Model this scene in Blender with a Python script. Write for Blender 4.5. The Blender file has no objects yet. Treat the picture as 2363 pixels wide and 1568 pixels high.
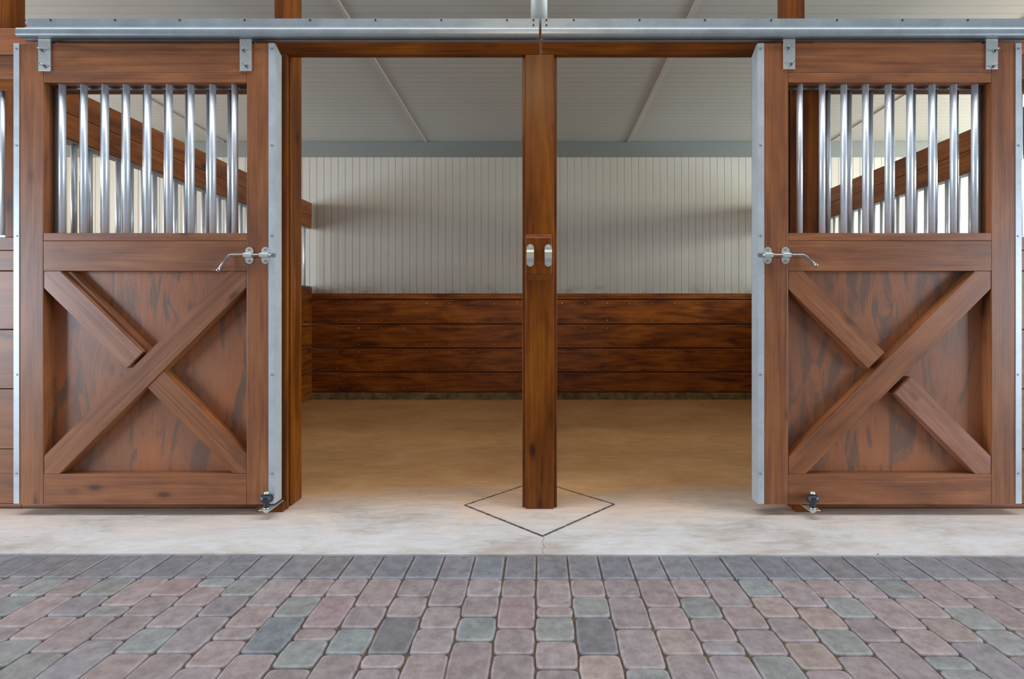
import bpy, bmesh, math, random
from mathutils import Vector, Matrix
random.seed(7)
S = bpy.context.scene
C = S.collection

# ------------------------------------------------------------------ camera
F = 1255.0; CX, CY = 1245.0, 720.0; EYE = 0.94
cam_d = bpy.data.cameras.new('camera'); cam = bpy.data.objects.new('camera', cam_d); C.objects.link(cam)
cam.location = (0, 0, EYE); cam.rotation_euler = (math.radians(90), 0, 0)
cam_d.sensor_width = 36; cam_d.lens = 36*F/2363
cam_d.shift_x = -(CX-1181.5)/2363; cam_d.shift_y = (CY-784)/2363
cam_d.clip_start = 0.05
S.camera = cam
# ------------------------------------------------------------------ world and light
S.view_settings.view_transform = 'Standard'; S.view_settings.look = 'None'
S.view_settings.gamma = 1; S.view_settings.use_curve_mapping = False
S.view_settings.exposure = 0.0
W = bpy.data.worlds.new('world'); S.world = W; W.use_nodes = True
bg = W.node_tree.nodes['Background']; bg.inputs[0].default_value = (0.80, 0.88, 1.0, 1); bg.inputs[1].default_value = 0.21
def area(name, loc, target, sx, sy, power, col):
    d = bpy.data.lights.new(name, 'AREA'); d.shape = 'RECTANGLE'; d.size = sx; d.size_y = sy
    d.energy = power; d.color = col
    o = bpy.data.objects.new(name, d); C.objects.link(o); o.location = loc
    o.rotation_euler = (Vector(target)-Vector(loc)).to_track_quat('-Z', 'Y').to_euler()
    return o
area('daylight_aisle_left', (-7.0, 0.0, 1.15), (0, 1.4, 0.9), 3.2, 1.9, 385, (0.76, 0.87, 1.0))
area('daylight_aisle_right', (7.0, 0.0, 1.15), (0, 1.4, 0.9), 3.2, 1.9, 385, (0.76, 0.87, 1.0))
area('daylight_stall_window_left', (-5.92, 4.1, 2.25), (0, 4.9, 1.9), 0.9, 0.5, 60, (1.0, 0.97, 0.88))
area('daylight_stall_window_right', (5.92, 4.1, 2.25), (0, 4.9, 1.9), 0.9, 0.5, 175, (0.93, 1.0, 0.92))
area('added_aisle_top_light', (0, 1.75, 4.8), (0, 1.75, 0), 10.0, 1.2, 262, (0.95, 0.96, 1.0))  # unseen overhead source, added to brighten the floor more than the doors
for lx in (-0.1,):
    d = bpy.data.lights.new('aisle_lamp', 'SPOT'); d.energy = 46; d.color = (1.0, 0.72, 0.42); d.shadow_soft_size = 0.12
    d.spot_size = math.radians(80); d.spot_blend = 1.0
    o = bpy.data.objects.new('aisle_lamp', d); C.objects.link(o); o.location = (lx, 0.2, 3.0)
    o.rotation_euler = (Vector((0, 2.6, 2.2))-Vector(o.location)).to_track_quat('-Z', 'Y').to_euler()

# ------------------------------------------------------------------ materials
class NT:
    def __init__(s, name):
        s.m = bpy.data.materials.new(name); s.m.use_nodes = True
        s.t = s.m.node_tree; s.b = s.t.nodes['Principled BSDF']; s.L = s.t.links
    def n(s, typ, **kw):
        nd = s.t.nodes.new(typ)
        for k, v in kw.items():
            if k.startswith('i_'):
                k = k[2:]; nd.inputs[int(k) if k.isdigit() else k.replace('_', ' ')].default_value = v
            else: setattr(nd, k, v)
        return nd
    def l(s, a, b): s.L.new(a, b)
    def math(s, op, a, b=None, c=None):
        nd = s.n('ShaderNodeMath', operation=op)
        for i, v in enumerate((a, b, c)):
            if v is None: continue
            if isinstance(v, (int, float)): nd.inputs[i].default_value = v
            else: s.l(v, nd.inputs[i])
        return nd.outputs[0]
    def ramp(s, f, stops):
        r = s.n('ShaderNodeValToRGB'); e = r.color_ramp.elements
        while len(e) < len(stops): e.new(0.5)
        for i, (p, c) in enumerate(stops):
            e[i].position = p; e[i].color = (*c, 1) if len(c) == 3 else c
        s.l(f, r.inputs[0]); return r.outputs[0]
    def mix(s, f, a, b, mode='MIX'):
        m = s.n('ShaderNodeMix', data_type='RGBA', blend_type=mode)
        for i, v in ((0, f), (6, a), (7, b)):
            if isinstance(v, (int, float)): m.inputs[i].default_value = v
            elif isinstance(v, tuple): m.inputs[i].default_value = (*v, 1)
            else: s.l(v, m.inputs[i])
        return m.outputs[2]
    def noise(s, vec, scale, detail=4, rough=0.55, dist=0.0):
        n = s.n('ShaderNodeTexNoise'); n.inputs['Scale'].default_value = scale; n.inputs['Detail'].default_value = detail
        n.inputs['Roughness'].default_value = rough; n.inputs['Distortion'].default_value = dist
        s.l(vec, n.inputs['Vector']); return n.outputs[0]
    def mapping(s, vec, scale, loc=(0, 0, 0)):
        m = s.n('ShaderNodeMapping'); m.inputs['Scale'].default_value = scale; m.inputs['Location'].default_value = loc
        s.l(vec, m.inputs['Vector']); return m.outputs[0]
    def bump(s, h, strength=0.3, dist=0.002):
        b = s.n('ShaderNodeBump'); b.inputs['Strength'].default_value = strength; b.inputs['Distance'].default_value = dist
        s.l(h, b.inputs['Height']); s.l(b.outputs[0], s.b.inputs['Normal'])
    def base(s, c): s.l(c, s.b.inputs['Base Color']) if not isinstance(c, tuple) else setattr(s.b.inputs['Base Color'], 'default_value', (*c, 1))
    def p(s, **kw):
        for k, v in kw.items(): s.b.inputs[k.replace('_', ' ')].default_value = v

def wood(name, axis, light, mid, dark, rough=0.42, knots=1.0, coat=0.12, spec=0.38):
    t = NT(name)
    tc = t.n('ShaderNodeTexCoord').outputs['Object']
    isl = t.n('ShaderNodeNewGeometry').outputs['Random Per Island']
    rnd = t.n('ShaderNodeObjectInfo').outputs['Random']
    seed = t.math('ADD', t.math('MULTIPLY', isl, 37.0), t.math('MULTIPLY', rnd, 53.0))
    cmb = t.n('ShaderNodeCombineXYZ')
    for i in range(3): t.l(t.math('MULTIPLY', seed, (1.0, 0.73, 1.31)[i]), cmb.inputs[i])
    add = t.n('ShaderNodeVectorMath', operation='ADD'); t.l(tc, add.inputs[0]); t.l(cmb.outputs[0], add.inputs[1])
    v = add.outputs[0]
    i = 'XYZ'.index(axis)
    def sc(a, b): return tuple(a if k == i else b for k in range(3))
    warp = t.noise(t.mapping(v, sc(1.2, 6)), 1.0, 3)
    fine = t.noise(t.mapping(v, sc(2.6, 170)), 1.0, 4, 0.6, 0.4)
    # growth rings: bands across the grain, bent by the warp noise
    lowf = t.noise(t.mapping(v, sc(0.55, 7)), 1.0, 2, 0.5, 0.3)
    rings = t.math('PINGPONG', t.math('MULTIPLY', lowf, 15.0), 1.0)
    patch = t.noise(t.mapping(v, sc(2.4, 9)), 1.0, 4, 0.55, 0.6)
    g = t.math('ADD', t.math('MULTIPLY', fine, 0.42), t.math('ADD', t.math('MULTIPLY', rings, 0.12), t.math('MULTIPLY', patch, 0.62)))
    col = t.ramp(g, [(0.42, dark), (0.60, mid), (0.80, light)])
    # knots
    vo = t.n('ShaderNodeTexVoronoi'); vo.inputs['Scale'].default_value = 1.0; vo.inputs['Randomness'].default_value = 1
    t.l(t.mapping(v, sc(4.2, 10)), vo.inputs['Vector'])
    kd = t.math('ADD', vo.outputs['Distance'], t.math('MULTIPLY', t.math('SUBTRACT', patch, 0.5), 0.10))
    km = t.math('MULTIPLY', t.ramp(kd, [(0.03, (1, 1, 1)), (0.10, (0.85, 0.85, 0.85)), (0.14, (0.4, 0.4, 0.4)), (0.26, (0, 0, 0))]), knots)
    km2 = t.math('MULTIPLY', km, t.ramp(vo.outputs['Color'], [(0.62, (0, 0, 0)), (0.66, (1, 1, 1))]))
    col = t.mix(t.math('MULTIPLY', km2, 0.85), col, tuple(x*0.35 for x in dark))
    t.base(col)
    rr = t.math('ADD', t.math('MULTIPLY', fine, 0.22), rough-0.11)
    t.l(rr, t.b.inputs['Roughness'])
    t.p(Coat_Weight=coat, Coat_Roughness=0.22, Specular_IOR_Level=spec)
    t.bump(t.math('ADD', fine, t.math('MULTIPLY', rings, 0.3)), 0.25, 0.0012)
    return t.m
DR = ((0.325, 0.122, 0.042), (0.235, 0.082, 0.028), (0.145, 0.050, 0.019))      # door frame stain
PS = ((0.230, 0.070, 0.004), (0.145, 0.037, 0.002), (0.075, 0.018, 0.001))      # post and header stain
KB = ((0.46, 0.140, 0.015), (0.270, 0.070, 0.006), (0.085, 0.019, 0.003))      # kick boards inside
WX, WY, WZ = (wood('stained_pine_'+a.lower(), a, *DR) for a in 'XYZ')
WY = wood('stained_pine_divider', 'Y', (0.46, 0.165, 0.045), (0.32, 0.098, 0.024), (0.15, 0.045, 0.014))
PX, PY, PZ = (wood('varnished_post_pine_'+a.lower(), a, *PS, rough=0.38, coat=0.06, spec=0.22) for a in 'XYZ')
KX, KY = (wood('kick_board_pine_'+a.lower(), a, *KB, rough=0.40, knots=1.0, coat=0.35) for a in 'XY')
HX = wood('old_header_pine', 'X', (0.42, 0.15, 0.05), (0.30, 0.10, 0.035), (0.16, 0.055, 0.022))
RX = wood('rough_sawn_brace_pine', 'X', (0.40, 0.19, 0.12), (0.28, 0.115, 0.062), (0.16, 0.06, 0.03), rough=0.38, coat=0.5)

def plywood():
    t = NT('stained_plywood'); tc = t.n('ShaderNodeTexCoord').outputs['Object']
    rnd = t.n('ShaderNodeObjectInfo').outputs['Random']
    cmb = t.n('ShaderNodeCombineXYZ'); t.l(t.math('MULTIPLY', rnd, 41.0), cmb.inputs[0]); t.l(t.math('MULTIPLY', rnd, 17.0), cmb.inputs[2])
    add = t.n('ShaderNodeVectorMath', operation='ADD'); t.l(tc, add.inputs[0]); t.l(cmb.outputs[0], add.inputs[1]); v = add.outputs[0]
    a = t.noise(t.mapping(v, (9, 9, 2.2)), 1.0, 5, 0.62, 1.3)
    fine = t.noise(t.mapping(v, (170, 170, 6)), 1.0, 3)
    big = t.noise(t.mapping(v, (3, 3, 1.4)), 1.0, 2)
    m = t.ramp(a, [(0.41, (0, 0, 0)), (0.50, (1, 1, 1)), (0.66, (0.75, 0.75, 0.75)), (0.70, (0.2, 0.2, 0.2))])
    c = t.mix(m, (0.165, 0.090, 0.056), (0.400, 0.135, 0.046))
    c = t.mix(t.math('MULTIPLY', t.ramp(fine, [(0.4, (0, 0, 0)), (0.6, (1, 1, 1))]), 0.35), c, (0.22, 0.080, 0.036))
    c = t.mix(t.math('MULTIPLY', t.ramp(big, [(0.4, (0, 0, 0)), (0.65, (1, 1, 1))]), 0.45), c, (0.19, 0.105, 0.072))
    t.base(c); t.p(Roughness=0.34, Coat_Weight=0.35, Coat_Roughness=0.25)
    t.bump(t.math('ADD', a, t.math('MULTIPLY', fine, 0.3)), 0.3, 0.002)
    return t.m
PLY = plywood()

def metal(name, col, rough, metallic=0.85, spangle=0.12, scale=60):
    t = NT(name); tc = t.n('ShaderNodeTexCoord').outputs['Object']
    vo = t.n('ShaderNodeTexVoronoi'); vo.inputs['Scale'].default_value = scale; t.l(tc, vo.inputs['Vector'])
    ns = t.noise(tc, 9, 5, 0.65)
    f = t.math('ADD', t.math('MULTIPLY', vo.outputs['Color'], spangle), t.math('MULTIPLY', ns, 0.5))
    c = t.ramp(f, [(0.18, tuple(x*0.88 for x in col)), (0.5, tuple(min(1, x*1.08) for x in col))])
    t.base(c); t.l(t.math('ADD', t.math('MULTIPLY', ns, 0.2), rough-0.1), t.b.inputs['Roughness'])
    t.p(Metallic=metallic); return t.m
GALV = metal('galvanised_sheet', (0.50, 0.55, 0.58), 0.42, 0.35)
TRACKM = metal('galvanised_track', (0.30, 0.345, 0.365), 0.40, 0.55)
TUBE = metal('galvanised_tube', (0.76, 0.82, 0.87), 0.36, 0.50, 0.04)
ZINC = metal('zinc_plated_steel', (0.70, 0.72, 0.68), 0.36, 0.75, 0.06)
STEEL = metal('dull_steel', (0.42, 0.42, 0.41), 0.33, 0.95, 0.05)
CHAN = metal('steel_channel_grey', (0.36, 0.38, 0.38), 0.42, 0.7, 0.05)
t = NT('black_rubber'); t.base((0.022, 0.026, 0.034)); t.p(Roughness=0.36); RUB = t.m
t = NT('dark_hole'); t.base((0.02, 0.015, 0.012)); t.p(Roughness=0.9); HOLE = t.m

def ribbed(name, axis, pitch, col, groove, gw, dirt=True):
    t = NT(name); tc = t.n('ShaderNodeTexCoord').outputs['Object']
    sp = t.n('ShaderNodeSeparateXYZ'); t.l(tc, sp.inputs[0]); a = sp.outputs['XYZ'.index(axis)]
    fr = t.math('FRACT', t.math('DIVIDE', t.math('ADD', a, 50.0), pitch))
    d = t.math('MULTIPLY', t.math('ABSOLUTE', t.math('SUBTRACT', fr, 0.5)), 2.0)          # 1 at the joint, 0 mid-board
    line = t.ramp(d, [(1-2.2*gw/pitch, (0, 0, 0)), (1-0.8*gw/pitch, (1, 1, 1))])
    idx = t.math('FLOOR', t.math('DIVIDE', t.math('ADD', a, 50.0), pitch))
    wn = t.n('ShaderNodeTexWhiteNoise', noise_dimensions='1D'); t.l(idx, wn.inputs['W'])
    ns = t.noise(tc, 1.3, 4)
    c = t.mix(t.math('MULTIPLY', wn.outputs[0], 0.12), col, tuple(x*0.78 for x in col))
    c = t.mix(t.math('MULTIPLY', ns, 0.25), c, tuple(x*0.8 for x in col))
    if dirt:      # splashed dirt along the foot of the boards
        z = sp.outputs[2]
        low = t.ramp(z, [(0.0, (1, 1, 1)), (0.12, (0, 0, 0))])
        sm = t.ramp(t.noise(t.mapping(tc, (5, 5, 9)), 1, 5, 0.7), [(0.48, (0, 0, 0)), (0.7, (1, 1, 1))])
        c = t.mix(t.math('MULTIPLY', t.math('MULTIPLY', low, sm), 0.8), c, (0.26, 0.19, 0.12))
        lv = t.noise(t.mapping(tc, (60, 1, 3)), 1.0, 3)
        line2 = t.math('MULTIPLY', line, t.math('ADD', 0.35, t.math('MULTIPLY', lv, 0.9)))
    else: line2 = line
    t.base(t.mix(line2, c, groove)); t.p(Roughness=0.5)
    t.bump(t.math('MULTIPLY', line, -1.0), 0.6, 0.004)
    return t.m
SIDING = ribbed('white_beadboard', 'X', 0.0775, (0.510, 0.485, 0.430), (0.25, 0.175, 0.12), 0.0040)
CEILM = ribbed('white_ceiling_liner', 'Y', 0.0825, (0.56, 0.60, 0.58), (0.44, 0.43, 0.41), 0.0028, dirt=False)
t = NT('grey_green_trim'); t.base((0.175, 0.190, 0.176)); t.p(Roughness=0.5); BAND = t.m
t = NT('white_batten'); t.base((0.55, 0.54, 0.50)); t.p(Roughness=0.5); BATT = t.m
t = NT('grey_pvc'); t.base((0.40, 0.46, 0.44)); t.p(Roughness=0.4); PVC = t.m

def concrete(name, stain_and_light):
    t = NT(name); tc = t.n('ShaderNodeTexCoord').outputs['Object']
    a = t.noise(t.mapping(tc, (1.1, 1.7, 1)), 1.6, 6, 0.62, 0.6); b = t.noise(t.mapping(tc, (7, 26, 1)), 1.0, 7, 0.75, 0.9); f = t.noise(tc, 90, 2)
    c = t.ramp(t.math('ADD', t.math('MULTIPLY', a, 0.6), t.math('MULTIPLY', b, 0.4)), [(0.38, (0.43, 0.375, 0.325)), (0.5, (0.60, 0.575, 0.545)), (0.60, (0.69, 0.685, 0.680))])
    rough = 0.62
    if stain_and_light:   # bedding stain plus warm light painted into the stall slab, clean apron outside it
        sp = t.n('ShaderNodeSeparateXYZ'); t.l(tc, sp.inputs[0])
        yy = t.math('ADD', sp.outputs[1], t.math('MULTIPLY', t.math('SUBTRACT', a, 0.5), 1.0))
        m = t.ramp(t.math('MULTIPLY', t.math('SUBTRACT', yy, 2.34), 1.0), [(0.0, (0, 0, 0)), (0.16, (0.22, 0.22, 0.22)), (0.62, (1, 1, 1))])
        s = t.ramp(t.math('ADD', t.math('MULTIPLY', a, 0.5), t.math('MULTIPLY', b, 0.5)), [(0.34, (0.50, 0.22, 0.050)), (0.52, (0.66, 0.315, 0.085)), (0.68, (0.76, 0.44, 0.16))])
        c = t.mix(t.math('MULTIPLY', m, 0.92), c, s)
        vo = t.n('ShaderNodeTexVoronoi'); vo.inputs['Scale'].default_value = 2.3; t.l(tc, vo.inputs['Vector'])
        sp2 = t.ramp(t.math('ADD', vo.outputs['Distance'], t.math('MULTIPLY', b, 0.05)), [(0.035, (1, 1, 1)), (0.05, (0, 0, 0))])
        c = t.mix(t.math('MULTIPLY', sp2, 0.35), c, (0.12, 0.08, 0.05))
    c = t.mix(t.math('MULTIPLY', f, 0.18), c, (0.3, 0.26, 0.2))
    t.base(c); t.p(Roughness=rough); t.bump(t.math('ADD', b, t.math('MULTIPLY', f, 0.3)), 0.25, 0.002); return t.m
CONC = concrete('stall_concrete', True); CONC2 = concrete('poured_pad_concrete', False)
t = NT('curb_concrete'); tc = t.n('ShaderNodeTexCoord').outputs['Object']; n_ = t.noise(tc, 14, 5)
t.base(t.ramp(n_, [(0.35, (0.13, 0.085, 0.035)), (0.65, (0.30, 0.21, 0.10))])); t.p(Roughness=0.9); CURB = t.m
t = NT('joint_filler'); tc = t.n('ShaderNodeTexCoord').outputs['Object']; n_ = t.noise(tc, 40, 5)
t.base(t.ramp(n_, [(0.4, (0.045, 0.032, 0.025)), (0.7, (0.22, 0.16, 0.12))])); t.p(Roughness=0.9); t.bump(n_, 0.8, 0.004); JOINT = t.m
t = NT('joint_sand'); tc = t.n('ShaderNodeTexCoord').outputs['Object']; n_ = t.noise(tc, 60, 5)
t.base(t.ramp(n_, [(0.35, (0.085, 0.048, 0.026)), (0.7, (0.20, 0.12, 0.07))])); t.p(Roughness=0.95); t.bump(n_, 0.6, 0.003); SAND = t.m
t = NT('tumbled_paver'); tc = t.n('ShaderNodeTexCoord').outputs['Object']
at = t.n('ShaderNodeAttribute', attribute_name='stone_colour')
n1 = t.noise(tc, 22, 6, 0.72); n2 = t.noise(tc, 300, 3, 0.7)
c = t.mix(t.ramp(n1, [(0.38, (0.85, 0.85, 0.85)), (0.60, (0, 0, 0))]), at.outputs[0], t.mix(1.0, at.outputs[0], (0.62, 0.60, 0.60), 'MULTIPLY'))
c = t.mix(t.ramp(n2, [(0.28, (0.5, 0.5, 0.5)), (0.42, (0, 0, 0))]), c, (0.14, 0.12, 0.115))
c = t.mix(t.ramp(n2, [(0.57, (0, 0, 0)), (0.75, (0.6, 0.6, 0.6))]), c, (0.52, 0.48, 0.44))
t.base(c); t.p(Roughness=0.58); t.bump(t.math('ADD', n2, t.math('MULTIPLY', n1, 0.5)), 0.3, 0.0015); PAVER = t.m

# ------------------------------------------------------------------ mesh helpers
class MB:
    def __init__(s): s.bm = bmesh.new()
    def box(s, x0, x1, y0, y1, z0, z1, bev=0.0018):
        if x0 > x1: x0, x1 = x1, x0
        r = bmesh.ops.create_cube(s.bm, size=1.0); vs = r['verts']
        for v in vs: v.co = Vector(((x0+x1)/2+v.co.x*(x1-x0), (y0+y1)/2+v.co.y*(y1-y0), (z0+z1)/2+v.co.z*(z1-z0)))
        if bev:
            es = list({e for v in vs for e in v.link_edges}); bmesh.ops.bevel(s.bm, geom=es, offset=bev, segments=2, affect='EDGES', profile=0.5)
        return s
    def cyl(s, p0, p1, r, seg=20, r2=None, caps=True):
        p0, p1 = Vector(p0), Vector(p1); d = p1-p0
        M = Matrix.Translation((p0+p1)/2) @ d.to_track_quat('Z', 'Y').to_matrix().to_4x4()
        res = bmesh.ops.create_cone(s.bm, cap_ends=caps, segments=seg, radius1=r, radius2=r if r2 is None else r2, depth=d.length, matrix=M)
        for v in res['verts']:
            for f in v.link_faces:
                if len(f.verts) == 4: f.smooth = True
        return s
    def tube(s, pts, r, seg=12):
        pts = [Vector(p) for p in pts]; rings = []
        for i, p in enumerate(pts):
            d = (pts[min(i+1, len(pts)-1)]-pts[max(i-1, 0)]).normalized()
            q = d.to_track_quat('Z', 'Y')
            rings.append([s.bm.verts.new(p+q @ Vector((r*math.cos(2*math.pi*k/seg), r*math.sin(2*math.pi*k/seg), 0))) for k in range(seg)])
        for a, b in zip(rings, rings[1:]):
            o = min(range(seg), key=lambda k: (b[k].co-a[0].co).length)
            for k in range(seg):
                f = s.bm.faces.new((a[k], a[(k+1) % seg], b[(k+1+o) % seg], b[(k+o) % seg])); f.smooth = True
        s.bm.faces.new(list(reversed(rings[0]))); s.bm.faces.new(rings[-1]); return s
    def prism(s, pts, axis, a0, a1, smooth=False):
        # closed polygon pts in the plane across axis, pushed from a0 to a1
        def mk(p, a): return {'X': (a, p[0], p[1]), 'Y': (p[0], a, p[1]), 'Z': (p[0], p[1], a)}[axis]
        A = [s.bm.verts.new(mk(p, a0)) for p in pts]; B = [s.bm.verts.new(mk(p, a1)) for p in pts]
        n = len(pts)
        for i in range(n):
            f = s.bm.faces.new((A[i], A[(i+1) % n], B[(i+1) % n], B[i])); f.smooth = smooth
        s.bm.faces.new(list(reversed(A))); s.bm.faces.new(B); return s
    def build(s, name, mat, parent=None, origin=None, rot=0.0, label=None, sharp=False):
        """links it as ONE object with its origin at its own middle bottom"""
        bmesh.ops.recalc_face_normals(s.bm, faces=s.bm.faces)
        cs = [v.co for v in s.bm.verts]
        if origin is None:
            origin = Vector(((min(c.x for c in cs)+max(c.x for c in cs))/2, (min(c.y for c in cs)+max(c.y for c in cs))/2, min(c.z for c in cs)))
        origin = Vector(origin)
        me = bpy.data.meshes.new(name)
        bmesh.ops.translate(s.bm, verts=s.bm.verts, vec=-origin)
        s.bm.to_mesh(me); s.bm.free(); me.materials.append(mat)
        o = bpy.data.objects.new(name, me); C.objects.link(o)
        o['_w'] = list(origin)
        if parent: o.parent = parent; o.location = origin-Vector(parent['_w'])
        else: o.location = origin
        o.rotation_euler[1] = rot
        if label: o['label'] = label
        return o
def B(x0, x1, y0, y1, z0, z1, bev=0.0018): return MB().box(x0, x1, y0, y1, z0, z1, bev)
def thing(name, label, cat, loc, group=None):
    o = bpy.data.objects.new(name, None); C.objects.link(o); o.location = loc; o['_w'] = list(loc)
    o.empty_display_size = 0.1; o['kind'] = 'thing'
    return tag(o, label, cat, group)
def tag(o, label, cat, group=None):
    o['kind'] = 'thing'; o['label'] = label; o['category'] = cat
    if group: o['group'] = group
    return o
def struct(o, label=None):
    o['kind'] = 'structure'
    if label: o['label'] = label
    return o
def px(x, Y): return (x-CX)/F*Y
def pz(y, Y): return EYE-(y-CY)/F*Y

# ------------------------------------------------------------------ the setting
YB = 5.90; YP = 5.86; YC = 5.81
XW = 6.0
def edgeY(x): return 2.105-0.0045*x
m = MB(); A = [m.bm.verts.new((x, y, 0)) for x, y in ((-XW, edgeY(-XW)), (XW, edgeY(XW)), (XW, YB+0.1), (-XW, YB+0.1))]
m.bm.faces.new(A); r = bmesh.ops.extrude_face_region(m.bm, geom=m.bm.faces[:]); bmesh.ops.translate(m.bm, verts=[g for g in r['geom'] if isinstance(g, bmesh.types.BMVert)], vec=(0, 0, -0.12))
struct(m.build('floor', CONC, origin=(0, 0, 0)), 'concrete stall floor and apron, browner inside the stalls from stain and painted-in warm light')
# sloping ceiling
zc = lambda y: pz(327, YB)+0.0215*(YB-y)
m = MB(); m.prism([(YB+0.12, zc(YB+0.12)), (2.50, zc(2.50)), (2.50, zc(2.50)+0.08), (YB+0.12, zc(YB+0.12)+0.08)], 'X', -XW-0.1, XW+0.1)
struct(m.build('ceiling', CEILM, origin=(0, 0, 0)), 'pale ribbed liner-panel ceiling')
n = 0
for xb in (px(982, YB), px(1450, YB), px(982, YB)-2.19, px(1450, YB)+2.19):
    n += 1
    m = MB(); m.prism([(YB-0.012, zc(YB)-0.010), (2.55, zc(2.55)-0.010), (2.55, zc(2.55)-0.0005), (YB-0.012, zc(YB)-0.0005)], 'X', xb-0.013, xb+0.013)
    struct(m.build('trim_%d' % n, BATT), 'thin white batten across the ceiling')
zk = pz(677, YP)
struct(B(-XW, XW, YB, YB+0.1, zk-0.02, zc(YB)-0.002, 0).build('wall_back', SIDING, origin=(0, YB, zk)), 'white beadboard back wall of the stalls')
struct(B(-XW, XW, YB-0.010, YB-0.0005, pz(363, YB), zc(YB)-0.003, 0.001).build('trim_5', BAND), 'grey-green band at the top of the back wall')
m = MB()
zs = [pz(y, YP) for y in (677.5, 690.5, 692.5, 746.8, 750, 802.4, 805.4, 857.8, 860.8, 905)]
for a, b in zip(zs[::2], zs[1::2]): m.box(-XW, XW, YP-(0.012 if a == zs[0] else 0), YB+0.05 if a == zs[0] else YB-0.001, b, a, 0.003)
m.box(-XW, XW, YP+0.030, YB-0.002, 0.0, zs[0]-0.01, 0)
kb = struct(m.build('wall_back_lower', KX), 'stained pine kick boards along the back wall')
m = MB()
for k in range(-24, 25):
    for a, b in list(zip(zs[2::2], zs[3::2])):
        for zz in (a-0.035, b+0.035):
            if k*0.36/1.0 < XW and abs(k*0.243) < XW: m.cyl((k*0.243+random.uniform(-.004, .004), YP+0.002, zz), (k*0.243, YP-0.0025, zz), 0.0035, 8)
o = m.build('nail_heads', ZINC, kb); o['kind'] = 'stuff'
struct(B(-XW, XW, YC, YB, -0.02, pz(908, YC), 0.006).build('baseboard_back', CURB), 'low rough concrete curb under the kick boards')
# end walls of the stall row, each with an unglazed window opening that lets the daylight in
for sx, nm in ((-1, 'wall_left'), (1, 'wall_right')):
    m = MB(); x0, x1 = sx*XW, sx*(XW+0.1)
    zt = 2.88
    m.box(x0, x1, 2.6, 3.6, 0, zt, 0).box(x0, x1, 4.6, 6.0, 0, zt, 0).box(x0, x1, 3.6, 4.6, 0, 1.97, 0).box(x0, x1, 3.6, 4.6, 2.53, zt, 0)
    struct(m.build(nm, SIDING), 'white end wall of the stall row')

# expansion joint around the centre post
def joint():
    m = MB(); pts = [(px(1072, 1179.7/447), 1179.7/447), (px(1252, 1179.7/519), 1179.7/519), (px(1418, 1179.7/445), 1179.7/445)]
    x2, y2 = pts[0][0]+pts[2][0]-pts[1][0], pts[0][1]+pts[2][1]-pts[1][1]; pts.append((x2, y2))
    c = Vector((sum(p[0] for p in pts)/4, sum(p[1] for p in pts)/4))
    out, inn = [], []
    N = 60
    for i in range(4):
        a, b = Vector(pts[i]), Vector(pts[(i+1) % 4])
        for k in range(N):
            p = a.lerp(b, k/N)
            def off(s_, w):
                d = (p-c); return (c+d*(1+s_))+Vector((random.uniform(-w, w), random.uniform(-w, w)))
            out.append(off(0.012, 0.0012)); inn.append(off(-0.024, 0.0016))
    n_ = len(out)
    V = [[m.bm.verts.new((p.x, p.y, z)) for p in L] for L, z in ((out, 0.0), (out, 0.0022), (inn, 0.0022), (inn, 0.0))]
    for i in range(n_):
        j = (i+1) % n_
        for q in range(3): m.bm.faces.new((V[q][i], V[q][j], V[q+1][j], V[q+1][i]))
    struct(m.build('floor_joint', JOINT), 'dark diamond-shaped expansion joint around the centre post')
    m = MB(); vs = [m.bm.verts.new((p.x, p.y, 0.0012)) for p in inn]; m.bm.faces.new(vs)
    r = bmesh.ops.extrude_face_region(m.bm, geom=m.bm.faces[:]); bmesh.ops.translate(m.bm, verts=[g for g in r['geom'] if isinstance(g, bmesh.types.BMVert)], vec=(0, 0, -0.004))
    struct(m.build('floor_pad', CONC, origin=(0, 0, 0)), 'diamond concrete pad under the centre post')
joint()
m = MB(); prev = None
for i in range(25):
    Y = 2.272-(2.272-2.108)*i/24; x = 0.015+0.004*math.sin(i*0.55)+random.uniform(-.0022, .0022)
    w = random.uniform(0.0003, 0.0009); a, b = m.bm.verts.new((x-w, Y, 0.0006)), m.bm.verts.new((x+w, Y, 0.0006))
    if prev: m.bm.faces.new((prev[0], prev[1], b, a))
    prev = (a, b)
struct(m.build('floor_crack', HOLE), 'hairline crack in the apron')

# ------------------------------------------------------------------ paving
U = 0.0605; PW = 0.1175; X0 = -0.012
PAT = {-5: '3P2P2G3P', -6: '2P3R1P2G3P', -7: '2P2G3D2P2P', -8: '3P2P1P2P3P', -9: '2G2V3V3P', -10: '1G2P2P2G3P', -11: '2R2P2P3V', -12: '3P1G3P3G',
       -13: '2G2V2P2G', -14: '2P3P2P2G', -15: '2G2G3P2G', -4: '2P2P3D1P2P', -3: '3P2P2P3P', -2: '2P2P2G3P', -1: '2P3R2P2P3P', 0: '3P1P2G2P2P',
       1: '2P2G3D2T2G', 2: '2P3P3P2G2P', 3: '3P2P2T3P', 4: '2P2G2P1V3V', 5: '3P2P2P3G', 6: '2G2T2P2T2P', 7: '3P2T2G3P', 8: '2P2G2P3P', 9: '2P3P2P1G2G',
       10: '2G2P2T3V', 11: '3P2G2G3P', 12: '2P3P2P2G', 13: '3P3P2G2P', 14: '2P2V3P2G'}
PC = {'P': (0.335, 0.276, 0.268), 'R': (0.345, 0.250, 0.245), 'G': (0.278, 0.290, 0.278), 'D': (0.205, 0.210, 0.222), 'V': (0.295, 0.265, 0.272), 'T': (0.36, 0.285, 0.252), 'E': (0.225, 0.225, 0.240)}
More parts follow.
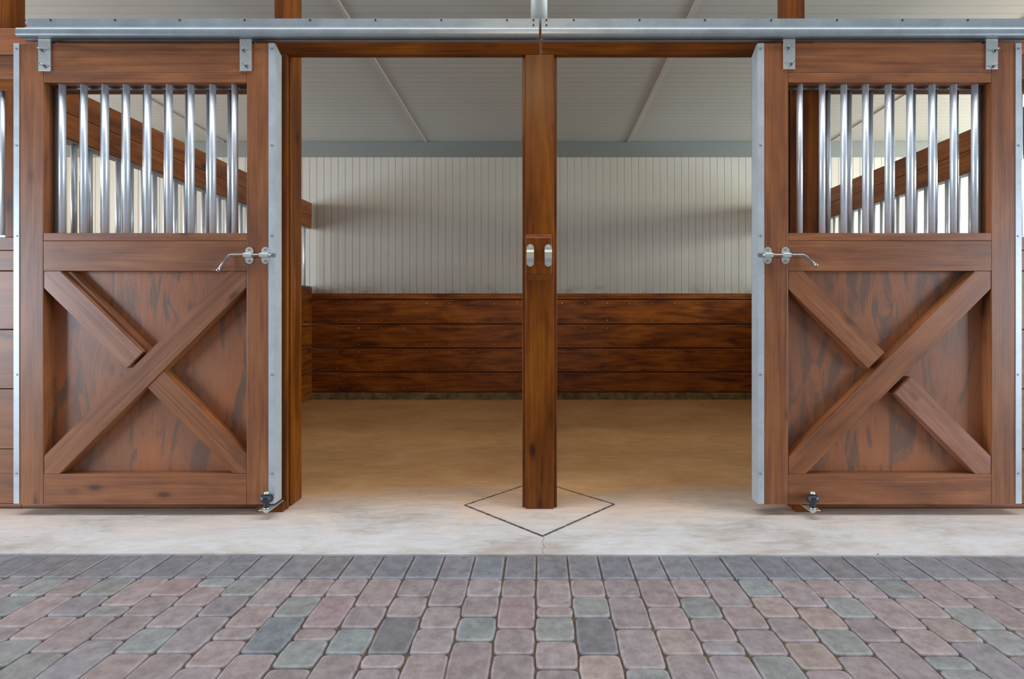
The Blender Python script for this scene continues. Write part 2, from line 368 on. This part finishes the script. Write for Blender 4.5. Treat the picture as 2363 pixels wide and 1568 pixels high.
def paving():
    bm = bmesh.new(); colours = []
    def stone(cx, cy, w, l, col, straight):
        gap = 0.0038 if straight else 0.0046
        hw, hl = (w-gap)/2, (l-0.0022)/2
        jx, jy = random.uniform(-.0012, .0012), random.uniform(-.0012, .0012)
        rc = min(0.006 if straight else 0.0145, hl*0.62); bulge = 0.0 if straight else 0.0026
        def outline(ins, z):
            pts = []
            for (sx, sy, a0) in ((1, 1, 0), (-1, 1, 90), (-1, -1, 180), (1, -1, 270)):
                for k in range(5):
                    a = math.radians(a0+k*22.5)
                    x = sx*(hw-rc)+math.cos(a)*rc; y = sy*(hl-rc)+math.sin(a)*rc
                    pts.append((x, y))
                # midpoint of the next side, pushed outwards
                nx = {0: (0, hl+bulge*0.3), 90: (-hw-bulge, 0), 180: (0, -hl-bulge*0.3), 270: (hw+bulge, 0)}[a0]
                pts.append(nx)
            out = []
            for (x, y) in pts:
                d = math.hypot(x, y) or 1; out.append(bm.verts.new((cx+jx+x*(1-ins/hw), cy+jy+y*(1-ins/hl), z)))
            return out
        tz = random.uniform(-.0012, .0012)
        R = [outline(0, -0.020), outline(0.0, -0.0105+tz), outline(0.0016, -0.0062+tz), outline(0.0048, -0.0040+tz), outline(0.0085, -0.0034+tz), outline(0.016, -0.0030+tz)]
        fs = []; rim = set()
        for q_, (a, b) in enumerate(zip(R, R[1:])):
            for i in range(len(a)): f = bm.faces.new((a[i], a[(i+1) % len(a)], b[(i+1) % len(a)], b[i])); f.smooth = True; fs.append(f); rim.add(f) if q_ in (2, 3) else None
        f = bm.faces.new(R[-1]); f.smooth = True; fs.append(f)
        k = random.uniform(0.86, 1.08); t_ = random.uniform(-0.012, 0.012)
        for f in fs:
            e = 0.055 if f in rim else 0.0      # worn, paler arris
            colours.append((col[0]*k+t_+e, col[1]*k+e, col[2]*k-t_*0.5+e, 1))
    for k in range(-36, 36):
        xc = X0+(k+0.5)*PW
        ye = edgeY(xc)-0.002
        stone(xc, ye-0.090, PW, 0.180, PC['E'], True)
        y = ye-0.180; pat = PAT.get(k, '')
        seq = [(int(pat[i]), pat[i+1]) for i in range(0, len(pat), 2)]
        while y > 0.35:
            n_, c_ = seq.pop(0) if seq else (random.choice((2, 2, 3, 2, 3, 1)), random.choice('PPPGPVGT'))
            stone(xc, y-n_*U/2, PW, n_*U, PC[c_], False); y -= n_*U
    bmesh.ops.recalc_face_normals(bm, faces=bm.faces)
    me = bpy.data.meshes.new('floor_paving'); bm.to_mesh(me); bm.free()
    at = me.attributes.new('stone_colour', 'FLOAT_COLOR', 'FACE')
    for i, c_ in enumerate(colours): at.data[i].color = c_
    me.materials.append(PAVER); o = bpy.data.objects.new('floor_paving', me); C.objects.link(o)
    struct(o, 'tumbled grey and mauve paving stones in running columns along the aisle')
paving()
m = MB(); A = [m.bm.verts.new((x, y, -0.0115)) for x, y in ((-7, -3), (7, -3), (7, edgeY(7)), (-7, edgeY(-7)))]; m.bm.faces.new(A)
struct(m.build('ground', SAND), 'brown sand bed and joints of the paving')

# ------------------------------------------------------------------ sliding stall doors
YD = 2.505; K = YD/F
def brace(parent, name, p0, p1, w, Y0, Y1, mat, clip, label=None):
    """a plank from p0 to p1 (x,z), width w, clipped to the rectangle clip; grain follows it"""
    a, b = Vector(p0), Vector(p1); d = (b-a).normalized(); nrm = Vector((-d.y, d.x))
    poly = [a-nrm*w/2, b-nrm*w/2, b+nrm*w/2, a+nrm*w/2]
    x0, x1, z0, z1 = clip
    for ax, lim, sg in ((0, x0, 1), (0, x1, -1), (1, z0, 1), (1, z1, -1)):
        out = []
        for i in range(len(poly)):
            p, q = poly[i], poly[(i+1) % len(poly)]; ip, iq = (p[ax]-lim)*sg >= -1e-9, (q[ax]-lim)*sg >= -1e-9
            if ip: out.append(p)
            if ip != iq: t_ = (lim-p[ax])/(q[ax]-p[ax]); out.append(p.lerp(q, t_))
        poly = out
    c = sum(poly, Vector((0, 0)))/len(poly); ang = math.atan2(d.y, d.x); ca, sa = math.cos(-ang), math.sin(-ang)
    loc = [((p-c).x*ca-(p-c).y*sa, (p-c).x*sa+(p-c).y*ca) for p in poly]
    m = MB(); Ym = (Y0+Y1)/2
    m.prism(loc, 'Y', Y0-Ym, Y1-Ym)
    bmesh.ops.bevel(m.bm, geom=[e for e in m.bm.edges], offset=0.0025, segments=2, affect='EDGES')
    bmesh.ops.translate(m.bm, verts=m.bm.verts, vec=(c.x, Ym, c.y))
    return m.build(name, mat, parent, origin=(c.x, Ym, c.y), rot=-ang, label=label)

def stadium(cx, cz, w, h, n_=8):
    r = w/2; pts = []
    for k in range(n_+1): a = math.pi*k/n_; pts.append((cx+r*math.cos(a), cz+h/2-r+r*math.sin(a)))
    for k in range(n_+1): a = math.pi+math.pi*k/n_; pts.append((cx+r*math.cos(a), cz-h/2+r+r*math.sin(a)))
    return pts
def strap(parent, name, cx, cz, w, h, Yb, rz, proud, seam=None):
    """plate with rounded ends and a raised bridge in the middle, a screw at each end"""
    m = MB(); m.prism(stadium(cx, cz, w, h), 'Y', Yb-0.003, Yb)
    m.prism([(cx-w/2*1.0, 0)]*0 or [(Yb-0.002, cz-rz-0.003), (Yb-0.002, cz+rz+0.003), (Yb-proud, cz+rz), (Yb-proud-0.002, cz+rz*0.6), (Yb-proud-0.002, cz-rz*0.6), (Yb-proud, cz-rz)], 'X', cx-w/2, cx+w/2)
    o = m.build(name, ZINC, parent)
    return o

def door(side):
    L = side == 'left'
    if L:
        fl, fr = 33, 633; s_in0, s_in1 = 100, 569; st0, st1 = 45, 620; ml = (33, 45); mr = (620, 633)
        bars = [144, 194, 243, 292, 341, 391, 441, 491, 542]; br = ((88, 116), (553, 580)); ybr = (91, 165)
        label = 'left sliding stall door with steel grille, bolt latch pointing right'
    else:
        fl, fr = 1749, 2356; s_in0, s_in1 = 1819, 2288; st0, st1 = 1763, 2343; ml = (1749, 1763); mr = (2343, 2356)
        bars = [1845, 1897, 1947, 1997, 2049, 2099, 2150, 2200, 2249]; br = ((1808, 1835), (2276, 2303)); ybr = (84, 161)
        label = 'right sliding stall door with steel grille, bolt latch pointing left'
    X = lambda p_: (p_-CX)*K
    Z = lambda y: EYE-(y-CY)*K
    zt, zb = Z(100), Z(1165)
    root = thing('sliding_stall_door', label, 'door', ((X(fl)+X(fr))/2, YD+0.03, zb), 'sliding stall doors')
    Y1, Y2, Y3, Y4 = YD, YD+0.040, YD+0.056, YD+0.068
    g = 0.0006
    B(X(st0), X(s_in0)-g, Y1, Y4, zb, zt).build('stile', WZ, root); B(X(s_in1)+g, X(st1), Y1, Y4, zb, zt).build('stile', WZ, root)
    xi, xj = X(s_in0)+g, X(s_in1)-g
    B(xi, xj, Y1, Y4, Z(168)+g, zt).build('top_rail', WX, root)
    B(xi, xj, Y1, Y4-0.012, Z(190), Z(168)-g).build('top_trim', WX, root)
    B(xi, xj, Y1, Y4, Z(556)+g, Z(538)).build('grille_sill', WX, root)
    B(xi, xj, Y1, Y4, Z(626)+g, Z(556)-g).build('middle_rail', WX, root)
    B(xi, xj, Y1, Y4, zb, Z(1095)).build('bottom_rail', WX, root)
    B(xi-0.01, xj+0.01, Y3, Y3+0.012, Z(1100), Z(620), 0).build('plywood_panel', PLY, root)
    # steel channels that frame the grille opening from behind
    m = MB(); m.box(xi+0.001, xi+0.012, Y3, Y4, Z(538), Z(190), 0.0005).box(xj-0.012, xj-0.001, Y3, Y4, Z(538), Z(190), 0.0005).box(xi+0.012, xj-0.012, Y3, Y4, Z(190)-0.010, Z(190)-0.001, 0.0005)
    m.build('grille_channel', CHAN, root)
    zb0, zb1 = Z(538), Z(190)
    b0 = MB().cyl((X(bars[0])*1.0, YD+0.034, zb0-0.0), (X(bars[0]), YD+0.034, zb1), 0.0138, 20).build('grille_bar', TUBE, root)
    w0 = px(bars[0], YD+0.034)
    for i, bp in enumerate(bars):
        o = b0 if i == 0 else b0.copy()
        if i: C.objects.link(o); o.parent = root
        o.location = Vector((px(bp, YD+0.034), YD+0.034, zb0))-Vector(root['_w'])
    # X brace
    clip = (xi, xj, Z(1095)+g, Z(626)-g)
    def pt(x, y): return (X(x), Z(y))
    W1 = 0.111
    ym, yn = Y1+0.001, Y3-0.0008
    if L:
        brace(root, 'cross_brace', pt(60, 1133), pt(610, 583), W1, ym, yn, WX, clip)
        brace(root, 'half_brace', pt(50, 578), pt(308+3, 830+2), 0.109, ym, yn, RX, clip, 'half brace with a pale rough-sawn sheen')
        brace(root, 'half_brace', pt(356, 875), pt(620, 1139), 0.109, ym+0.004, yn, WX, clip)
        # thin second layer showing beside the upper half brace
        brace(root, 'backing_strip', pt(96, 578), pt(336, 814), 0.030, ym+0.018, yn, WX, clip)
    else:
        brace(root, 'cross_brace', pt(1780, 1135), pt(2330, 585), W1, ym, yn, WX, clip)
        brace(root, 'half_brace', pt(1770, 580), pt(2023, 833), 0.109, ym, yn, WX, clip)
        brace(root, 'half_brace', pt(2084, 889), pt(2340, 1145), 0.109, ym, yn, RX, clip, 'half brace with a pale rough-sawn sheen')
    # galvanised edge channels with screws
    for (a, b_), inner in ((ml, not L), (mr, L)):
        m = MB(); xa, xb = X(a), X(b_)
        m.box(xa, xb, Y1-0.0022, Y1, zb+0.004, zt, 0.0004)
        if inner:
            xs, sd = (xa, -1) if not L else (xb, 1)
            # side web with its clipped upper corner
            m.prism([(Y1-0.0022, zb+0.004), (Y4+0.002, zb+0.004), (Y4+0.002, zt-0.030), (Y1+0.014, zt), (Y1-0.0022, zt)], 'X', xs, xs+sd*0.0016)
            m.box(xs+sd*0.0016, xs+sd*0.0016-sd*0.020, Y4+0.0005, Y4+0.002, zb+0.004, zt-0.03, 0)
        else:
            xs, sd = (xa, -1) if L else (xb, 1)
            m.box(xs, xs+sd*0.0016, Y1-0.0022, Y4+0.002, zb+0.004, zt, 0)
        ch = m.build('edge_channel', GALV, root, label='galvanised steel edge channel')
        m = MB(); xc = (xa+xb)/2+(0.004 if (inner and L) else -0.003 if inner else 0)
        for yy in (113, 336, 545, 865, 1093):
            MB().cyl((xc, Y1-0.002, Z(yy)), (xc, Y1-0.0052, Z(yy)), 0.0048, 12, 0.0036).build('screw', STEEL, ch)
    # hanger brackets
    for i, (a, b_) in enumerate(br):
        zT, zB = Z(ybr[0] if i == (0 if not L else 1) else ybr[0]+(3 if L else 6)), Z(ybr[1])
        if L: zT = Z(91-(3 if i else 0))
        zT = min(zT, 2.1955)
        xa, xb = px(a, YD-0.006), px(b_, YD-0.006)
        m = MB(); m.box(xa, xb, YD-0.006, YD-0.001, zB, zT, 0.0008)
        m.box(xa, xb, YD-0.001, Y4-0.02, zT-0.004, zT, 0.0005)
        br_o = m.build('hanger_bracket', ZINC, root, label='flat zinc hanger bracket')
        for (q, yy) in ((0.38, 118.5), (0.62, 155)):
            xx = xa+(xb-xa)*(q if not (i and not L) else 1-q*0.8); zz = Z(yy+(0 if L else -5 if i == 0 else 1))
            sgn = -1 if L else 1
            m = MB(); m.cyl((xx, YD-0.006, zz), (xx, YD-0.010, zz), 0.0085, 6)
            m.cyl((xx, YD-0.010, zz), (xx, YD-0.036, zz), 0.0038, 10)
            m.build('bolt', STEEL, br_o)
        xm = (xa+xb)/2
        m = MB(); m.cyl((xm, YD-0.005+0.02, zT-0.012), (xm, YD-0.005+0.02, 2.1972), 0.006, 12)
        m.prism([(Y1+0.010, zT-0.004), (Y4+0.000, zt+0.001), (Y4, zt+0.004), (Y1+0.010, zT)], 'X', xb-0.008 if L else xa, xb if L else xa+0.008)
        m.build('hanger_stem', STEEL, br_o)
    # barrel bolt with bent handle
    zr = Z(590); Yr = YD-0.0135
    if L: sx = (576, 613); x_end, x_bend, hx, hy = 636, 529, 503, 625
    else: sx = (1771, 1812); x_end, x_bend, hx, hy = 1750, 1856, 1884, 614
    m = MB(); s = 1 if L else -1
    pb = Vector((px(x_bend, Yr), Yr, zr)); pe = Vector((px(x_end, Yr), Yr, zr)); Yh = Yr-0.030
    ph = Vector((px(hx, Yh), Yh, pz(hy, Yh)))
    pts = [pe-Vector((s*0.018, 0, 0)), pb+Vector((s*0.012, 0, 0)), pb+Vector((s*0.004, -0.0006, -0.0008)), pb.lerp(ph, 0.10), ph]
    m.tube(pts, 0.0066, 14); m.cyl(pb.lerp(ph, 0.84), ph+(ph-pb).normalized()*0.004, 0.0088, 14)
    rod = m.build('latch_bolt', STEEL, root, label='steel sliding bolt with a bent handle')
    B(pe.x-s*0.020, pe.x, Yr-0.004, Yr+0.004, zr-0.0078, zr+0.0078, 0.001).build('bolt_tip', STEEL, rod)
    for cx_ in sx:
        xs = X(cx_); st = strap(root, 'latch_strap', xs, zr, 0.0365, 0.078, YD-(0.0 if 0 else 0.0005), 0.0095, 0.021)
        st['label'] = 'zinc strap holding the latch bolt'
        for dz in (-0.0265, 0.0265): MB().cyl((xs, YD-0.0035, zr+dz), (xs, YD-0.0068, zr+dz), 0.0058, 14, 0.0042).build('screw', STEEL, st)
    return root
door('left'); door('right')

# ------------------------------------------------------------------ track rails
def track(xa, xb, label):
    m = MB()
    prof = [(2.537, 2.3075), (2.534, 2.3075), (2.532, 2.2675)]
    for k in range(9): a = math.radians(90+k*11.25); prof.append((2.494+0.019*math.cos(a), 2.2245+0.017*math.sin(a)))
    for k in range(7): a = math.radians(180+k*15); prof.append((2.487+0.012*math.cos(a), 2.209+0.0115*math.sin(a)))
    prof += [(2.501, 2.1975), (2.501, 2.201), (2.489, 2.201), (2.480, 2.209), (2.480, 2.226), (2.494, 2.237), (2.536, 2.262)]
    m.prism(prof, 'X', xa, xb, smooth=True); bmesh.ops.recalc_face_normals(m.bm, faces=m.bm.faces); m.bm.normal_update()
    for f in m.bm.faces:
        if len(f.verts) > 4: f.smooth = False
    for e in m.bm.edges:
        if len(e.link_faces) == 2 and e.calc_face_angle(0) > 0.42: e.smooth = False
    root = m.build('track_rail', TRACKM); tag(root, label, 'track rail', 'galvanised track rails over the doors')
    # rear wall and lower lip of the box section
    B(xa, xb, 2.537, 2.5395, 2.2, 2.3075, 0).build('rear_web', TRACKM, root)
    B(xa, xb, 2.518, 2.537, 2.1985, 2.2005, 0).build('rear_lip', TRACKM, root)
    return root
def holes(root, xs, ends):
    for xh in xs:
        for yy in ((46, 58) if xh in ends else (46,)):
            x = px(xh, 2.532); z = pz(yy, 2.532)
            MB().cyl((x, 2.5345, z), (x, 2.5312, z), 0.0042, 10).build('screw', HOLE, root)
tl = track(px(47, 2.50), px(1244, 2.50), 'long galvanised track rail over the left door, ending at the centre gap')
holes(tl, [57, 116, 265, 414, 564, 715, 866, 1018, 1170, 1231], (57, 1231))
tr = track(px(1249.5, 2.50), 3.4, 'long galvanised track rail over the right door, running out of the frame')
holes(tr, [1261, 1324, 1476, 1627, 1780, 1932, 2083, 2234], (1261,))

# ------------------------------------------------------------------ timber stall front
YF = 2.585
ZH0, ZH1 = pz(125, YF), pz(65, YF)
def hdr(x0, x1, mat, label):
    o = B(x0, x1, YF, YF+0.036, ZH0, ZH1).build('header_beam', mat); return tag(o, label, 'beam', 'header boards over the stall openings')
hdr(px(105, YF), -0.0008+px(1246, YF), PX, 'varnished header board from the left door to the centre post')
hdr(px(1246, YF)+0.0008, 1.30, PX, 'varnished header board from the centre post to the right door')
hdr(-4.2, px(105, YF)-0.002, HX, 'header board at the far left, past the end of the track')
hdr(1.302, 4.4, HX, 'header board above the right door, running out of the frame')

# centre post
cp = thing('wooden_post', 'varnished centre post with latch block, standing on the diamond floor pad', 'post', (0.0, 2.65, 0))
xa, xb = px(1212, YF), px(1278.5, YF)
B(xa, xb, YF, YF+0.022, 0.004, ZH0-0.0008, 0.004).build('face_board', PZ, cp)
B(xa-0.0145, xb+0.0145, YF+0.0222, YF+0.14, 0.0012, ZH0-0.0008+0.001, 0.003).build('post_core', PZ, cp)
# latch block with chamfered faces
def chamfer_block():
    m = MB(); x0, x1 = px(1213.8, YF), px(1273.2, YF); z1, z0 = pz(541, YF-0.001), pz(646, YF-0.001); Y0 = YF-0.024
    a = [m.bm.verts.new(p) for p in ((x0, YF-0.0003, z0), (x1, YF-0.0003, z0), (x1, YF-0.0003, z1), (x0, YF-0.0003, z1))]
    c = [m.bm.verts.new(p) for p in ((x0+0.0012, Y0+0.003, z0+0.026), (x1-0.0012, Y0+0.003, z0+0.026), (x1-0.0012, Y0+0.003, z1-0.017), (x0+0.0012, Y0+0.003, z1-0.017))]
    b = [m.bm.verts.new(p) for p in ((x0+0.003, Y0, z0+0.028), (x1-0.003, Y0, z0+0.028), (x1-0.003, Y0, z1-0.021), (x0+0.003, Y0, z1-0.021))]
    m.bm.faces.new(list(reversed(a))); m.bm.faces.new(b)
    for p, q in ((a, c), (c, b)):
        for i in range(4): m.bm.faces.new((p[i], p[(i+1) % 4], q[(i+1) % 4], q[i]))
    return m.build('latch_block', PZ, cp), Y0
lb, Y0 = chamfer_block()
for cx_ in (1223.7, 1265.3):
    xs = px(cx_, Y0); zz = pz(590, Y0)
    st = strap(lb, 'keeper_strap', xs, zz, 0.0345, 0.106, Y0-0.0003, 0.0245, 0.010)
    st['label'] = 'zinc keeper strap for a door bolt'
    # screws are part of the strap's own mesh at this depth
    mm = MB()
    for dz in (-0.0385, 0.0385): mm.cyl((xs, Y0-0.003, zz+dz), (xs, Y0-0.0066, zz+dz), 0.0062, 14, 0.0044)
    bm = bmesh.new(); bm.from_mesh(st.data); t2 = bpy.data.meshes.new('t')
    bmesh.ops.translate(mm.bm, verts=mm.bm.verts, vec=-Vector(st['_w'])); mm.bm.to_mesh(t2); bm.from_mesh(t2); bm.to_mesh(st.data); bm.free(); bpy.data.meshes.remove(t2)

# door-jamb posts and the fixed stall-front panels
def jamb(s, label):
    r = thing('wooden_post', label, 'post', (s*1.27, 2.66, 0))
    xi = 1.2
    B(s*xi, s*1.345, YF, YF+0.022, 0.0, ZH0-0.0008, 0.003).build('face_board', PZ, r)
    B(s*(xi+0.008), s*1.33, YF+0.0225, YF+0.0365, 0.004, ZH0-0.0008, 0.001).build('filler_strip', PZ, r)
    B(s*(xi-0.001), s*1.34, YF+0.037, YF+0.052, 0.004, ZH1, 0.003).build('stop_board', PZ, r)
    B(s*xi, s*(xi+0.088), 2.64, 2.745, 0.0, zc(2.7)-0.004, 0.003).build('post_core', PZ, r)
    return r
jamb(-1, 'jamb post on the left of the opening, partly behind the left door')
jamb(1, 'jamb post on the right of the opening, seen through the right door grille')

def end_post(s, x0, x1, label):
    o = B(x0, x1, 2.64, 2.735, 0.0, zc(2.7)-0.004, 0.003).build('wooden_post', PZ)
    tag(o, label, 'post')
end_post(-1, -2.675, -2.585, 'post at the far left edge, rising above the track end')
end_post(1, 2.90, 2.99, 'post beyond the right door at the end of the right divider')

def panel(x0, x1, bars, label, gp=None):
    r = thing('stall_front_panel', label, 'stall panel', ((x0+x1)/2, 2.61, 0), 'fixed stall front panels')
    Y0, Y1 = 2.592, 2.630
    zz = [pz(y, 2.595) for y in (548, 578, 578.8, 625, 626.5, 760, 761.8, 897, 898.5, 1036, 1037.5, 1163, 1164, 1171)]
    m = MB()
    for a, b in zip(zz[::2], zz[1::2]): m.box(x0, x1, Y0, Y1, b, a, 0.0025)
    m.build('plank_wall', WX, r)
    B(x0, x1, Y0+0.008, Y1, pz(182, 2.60)+0.0008, ZH0-0.0006).build('upper_board', WX, r)
    B(x0, x1, Y0, Y1+0.008, pz(210, 2.595), pz(182, 2.595)-0.0008).build('lower_header', PX, r)
    B(x0, x1, Y0+0.014, Y1+0.008, pz(548, 2.595)+0.0003, pz(548, 2.595)+0.012, 0.001).build('bar_channel', CHAN, r)
    if gp: B(gp[0], gp[1], Y0+0.001, Y1+0.007, pz(548, 2.595)+0.0003, pz(210, 2.595)-0.0002, 0.002).build('grille_post', PZ, r)
    b0 = None; zb, zt = pz(548, 2.595)+0.012, pz(210, 2.595)
    for xb_ in bars:
        if b0 is None: b0 = o = MB().cyl((xb_, 2.618, zb), (xb_, 2.618, zt), 0.0138, 18).build('grille_bar', TUBE, r)
        else: o = b0.copy(); C.objects.link(o); o.parent = r
        o.location = Vector((xb_, 2.618, zb))-Vector(r['_w'])
    B(x0, x1, YF+0.012, 2.638, 0.0, 0.021, 0.001).build('base_board', PX, r)
    return r
panel(-2.469, -1.347, [-1.386-0.1015*k for k in range(11)], 'fixed stall front panel behind the left door')
panel(1.347, 2.895, [1.386+0.1025*k for k in range(15)], 'fixed stall front panel behind the right door')
panel(-4.2, -2.4705, [-2.578-0.1025*k for k in range(15)], 'fixed plank and grille panel at the far left edge', (-2.549, -2.472))
panel(2.91, 4.3, [2.99+0.1025*k for k in range(13)], 'fixed plank and grille panel beyond the right door')

# ------------------------------------------------------------------ stall dividers
def divider(X, s, label):
    """X is the face turned to the open stall; s the side its thickness goes"""
    r = thing('stall_divider', label, 'stall divider', (X+s*0.05, 4.3, 0), 'stall dividers')
    Ya, Yb = 2.755, YP-0.003
    T = s*0.09
    zt, zm, zb = EYE+1.167, EYE+1.034, EYE+0.902
    B(X, X+T, Ya, Yb, zm+0.0008, zt, 0.003).build('top_board', WY, r)
    B(X+s*0.002, X+T, Ya, Yb, zb, zm-0.0008, 0.003).build('under_board', WY, r)
    B(X+s*0.012, X+T*0.8, Ya, Yb, zb-0.010, zb-0.0004, 0.001).build('bar_channel', CHAN, r)
    zs_ = pz(663, YP)
    B(X+s*0.012, X+T*0.8, Ya, Yb, zs_+0.0004, zs_+0.010, 0.001).build('bar_channel', CHAN, r)
    m = MB(); z = zs_
    zz = [zs_, pz(690, YP), pz(691, YP), pz(747.5, YP), pz(749.5, YP), pz(804, YP), pz(806, YP), pz(859, YP), pz(861, YP), 0.012]
    for a, b in zip(zz[::2], zz[1::2]): m.box(X, X+T, Ya, Yb, b, a, 0.003)
    m.build('plank_wall', KY, r)
    b0 = None; y = 2.805
    while y < Yb-0.03:
        xm = X+T*0.42
        if b0 is None: b0 = o = MB().cyl((xm, y, zs_+0.010), (xm, y, zb-0.010), 0.0138, 14).build('divider_bar', TUBE, r)
        else: o = b0.copy(); C.objects.link(o); o.parent = r
        o.location = Vector((xm, y, zs_+0.010))-Vector(r['_w']); y += 0.1015
    return r
divider(-2.45, -1, 'barred divider on the left side of the open stall')
divider(2.75, 1, 'barred divider on the right side of the open stall')

# ------------------------------------------------------------------ guide rollers on the floor
def roller(s, label):
    X = s*1.240; Y = 2.470
    r = thing('guide_roller', label, 'guide roller', (X, Y, 0.0), 'door guide rollers')
    zp = 0.046
    x_in, x_out = s*1.213, s*1.266
    B(x_in, x_out, 2.446, YF, zp-0.004, zp, 0.0008).build('base_plate', ZINC, r)
    m = MB(); m.cyl((X, Y, zp), (X, Y, zp+0.006), 0.013, 16); m.cyl((X, Y, zp-0.004), (X, Y, zp-0.014), 0.0135, 6); m.cyl((X, Y, zp-0.014), (X, Y, zp-0.022), 0.010, 12, 0.004)
    m.cyl((X, Y, 0.122-0.011), (X, Y, 0.122), 0.0125, 20, 0.009)
    m.build('spindle_bolt', ZINC, r)
    m = MB(); prof = [(0.0, 0.052), (0.0135, 0.052), (0.0125, 0.064), (0.013, 0.072), (0.024, 0.076), (0.0275, 0.082), (0.0278, 0.096), (0.0255, 0.104), (0.020, 0.108), (0.0, 0.111)]
    N = 28; rings = []
    for rr, z in prof[1:-1]: rings.append([m.bm.verts.new((X+rr*math.cos(2*math.pi*k/N), Y+rr*math.sin(2*math.pi*k/N), z)) for k in range(N)])
    for a, b in zip(rings, rings[1:]):
        for k in range(N): f = m.bm.faces.new((a[k], a[(k+1) % N], b[(k+1) % N], b[k])); f.smooth = True
    m.bm.faces.new(list(reversed(rings[0]))); m.bm.faces.new(rings[-1])
    m.build('rubber_wheel', RUB, r)
    B(s*1.203, s*1.325, 2.548, YF-0.001, 0.0, zp-0.0045, 0.002).build('mounting_block', PX, r)
    return r
roller(-1, 'black rubber guide roller at the right foot of the left door')
roller(1, 'black rubber guide roller in front of the right door')

# ------------------------------------------------------------------ dry leaves blown in
def leaf(x, Y, z, rz, sz, col, label):
    t = NT('dry_leaf'); t.base(col); t.p(Roughness=0.8); m = MB()
    pts = [(-1, 0), (-0.55, 0.42), (0.1, 0.5), (0.65, 0.28), (1, 0)]
    c, s_ = math.cos(rz), math.sin(rz); rows = []
    for k in (-1, 0, 1):
        rows.append([m.bm.verts.new((x+sz*(p*c-k*q*s_), Y+sz*(p*s_+k*q*c), z+0.0012+abs(k)*q*sz*0.55+0.12*sz*p*p)) for p, q in pts])
    for a, b in zip(rows, rows[1:]):
        for i in range(4): m.bm.faces.new((a[i], a[i+1], b[i+1], b[i]))
    bmesh.ops.remove_doubles(m.bm, verts=m.bm.verts, dist=1e-5)
    tag(m.build('dry_leaf', t.m), label, 'leaf', 'dry leaves on the floor')
fy = lambda y: EYE*F/(y-CY)
for (lx, ly, rz, sz, col, lb) in ((1362, 925, 0.3, 0.016, (0.42, 0.16, 0.03), 'dry orange leaf by the back curb, nearest the centre post'), (1441, 929, 1.2, 0.011, (0.34, 0.15, 0.04), 'small brown leaf by the back curb, middle of three'), (1620, 937, -0.4, 0.018, (0.45, 0.17, 0.03), 'dry orange leaf on the stall floor, rightmost by the curb')):
    leaf(px(lx, fy(ly)), fy(ly), 0.0, rz, sz, col, lb)
leaf(px(2031, fy(1284)), edgeY(px(2031, 2.09))+0.006, 0.0, 0.5, 0.0055, (0.25, 0.04, 0.02), 'tiny dark red leaf scrap on the apron edge by the paving')
# ------------------------------------------------------------------ grey pipe above the track
o = MB().cyl((px(1244, 2.64), 2.64, ZH1-0.0), (px(1244, 2.64), 2.64, zc(2.64)-0.004), 0.0405, 32).build('drop_pipe', PVC)
tag(o, 'grey plastic pipe rising from the header above the centre post', 'pipe')

for o in list(bpy.data.objects):
    if '_w' in o: del o['_w']
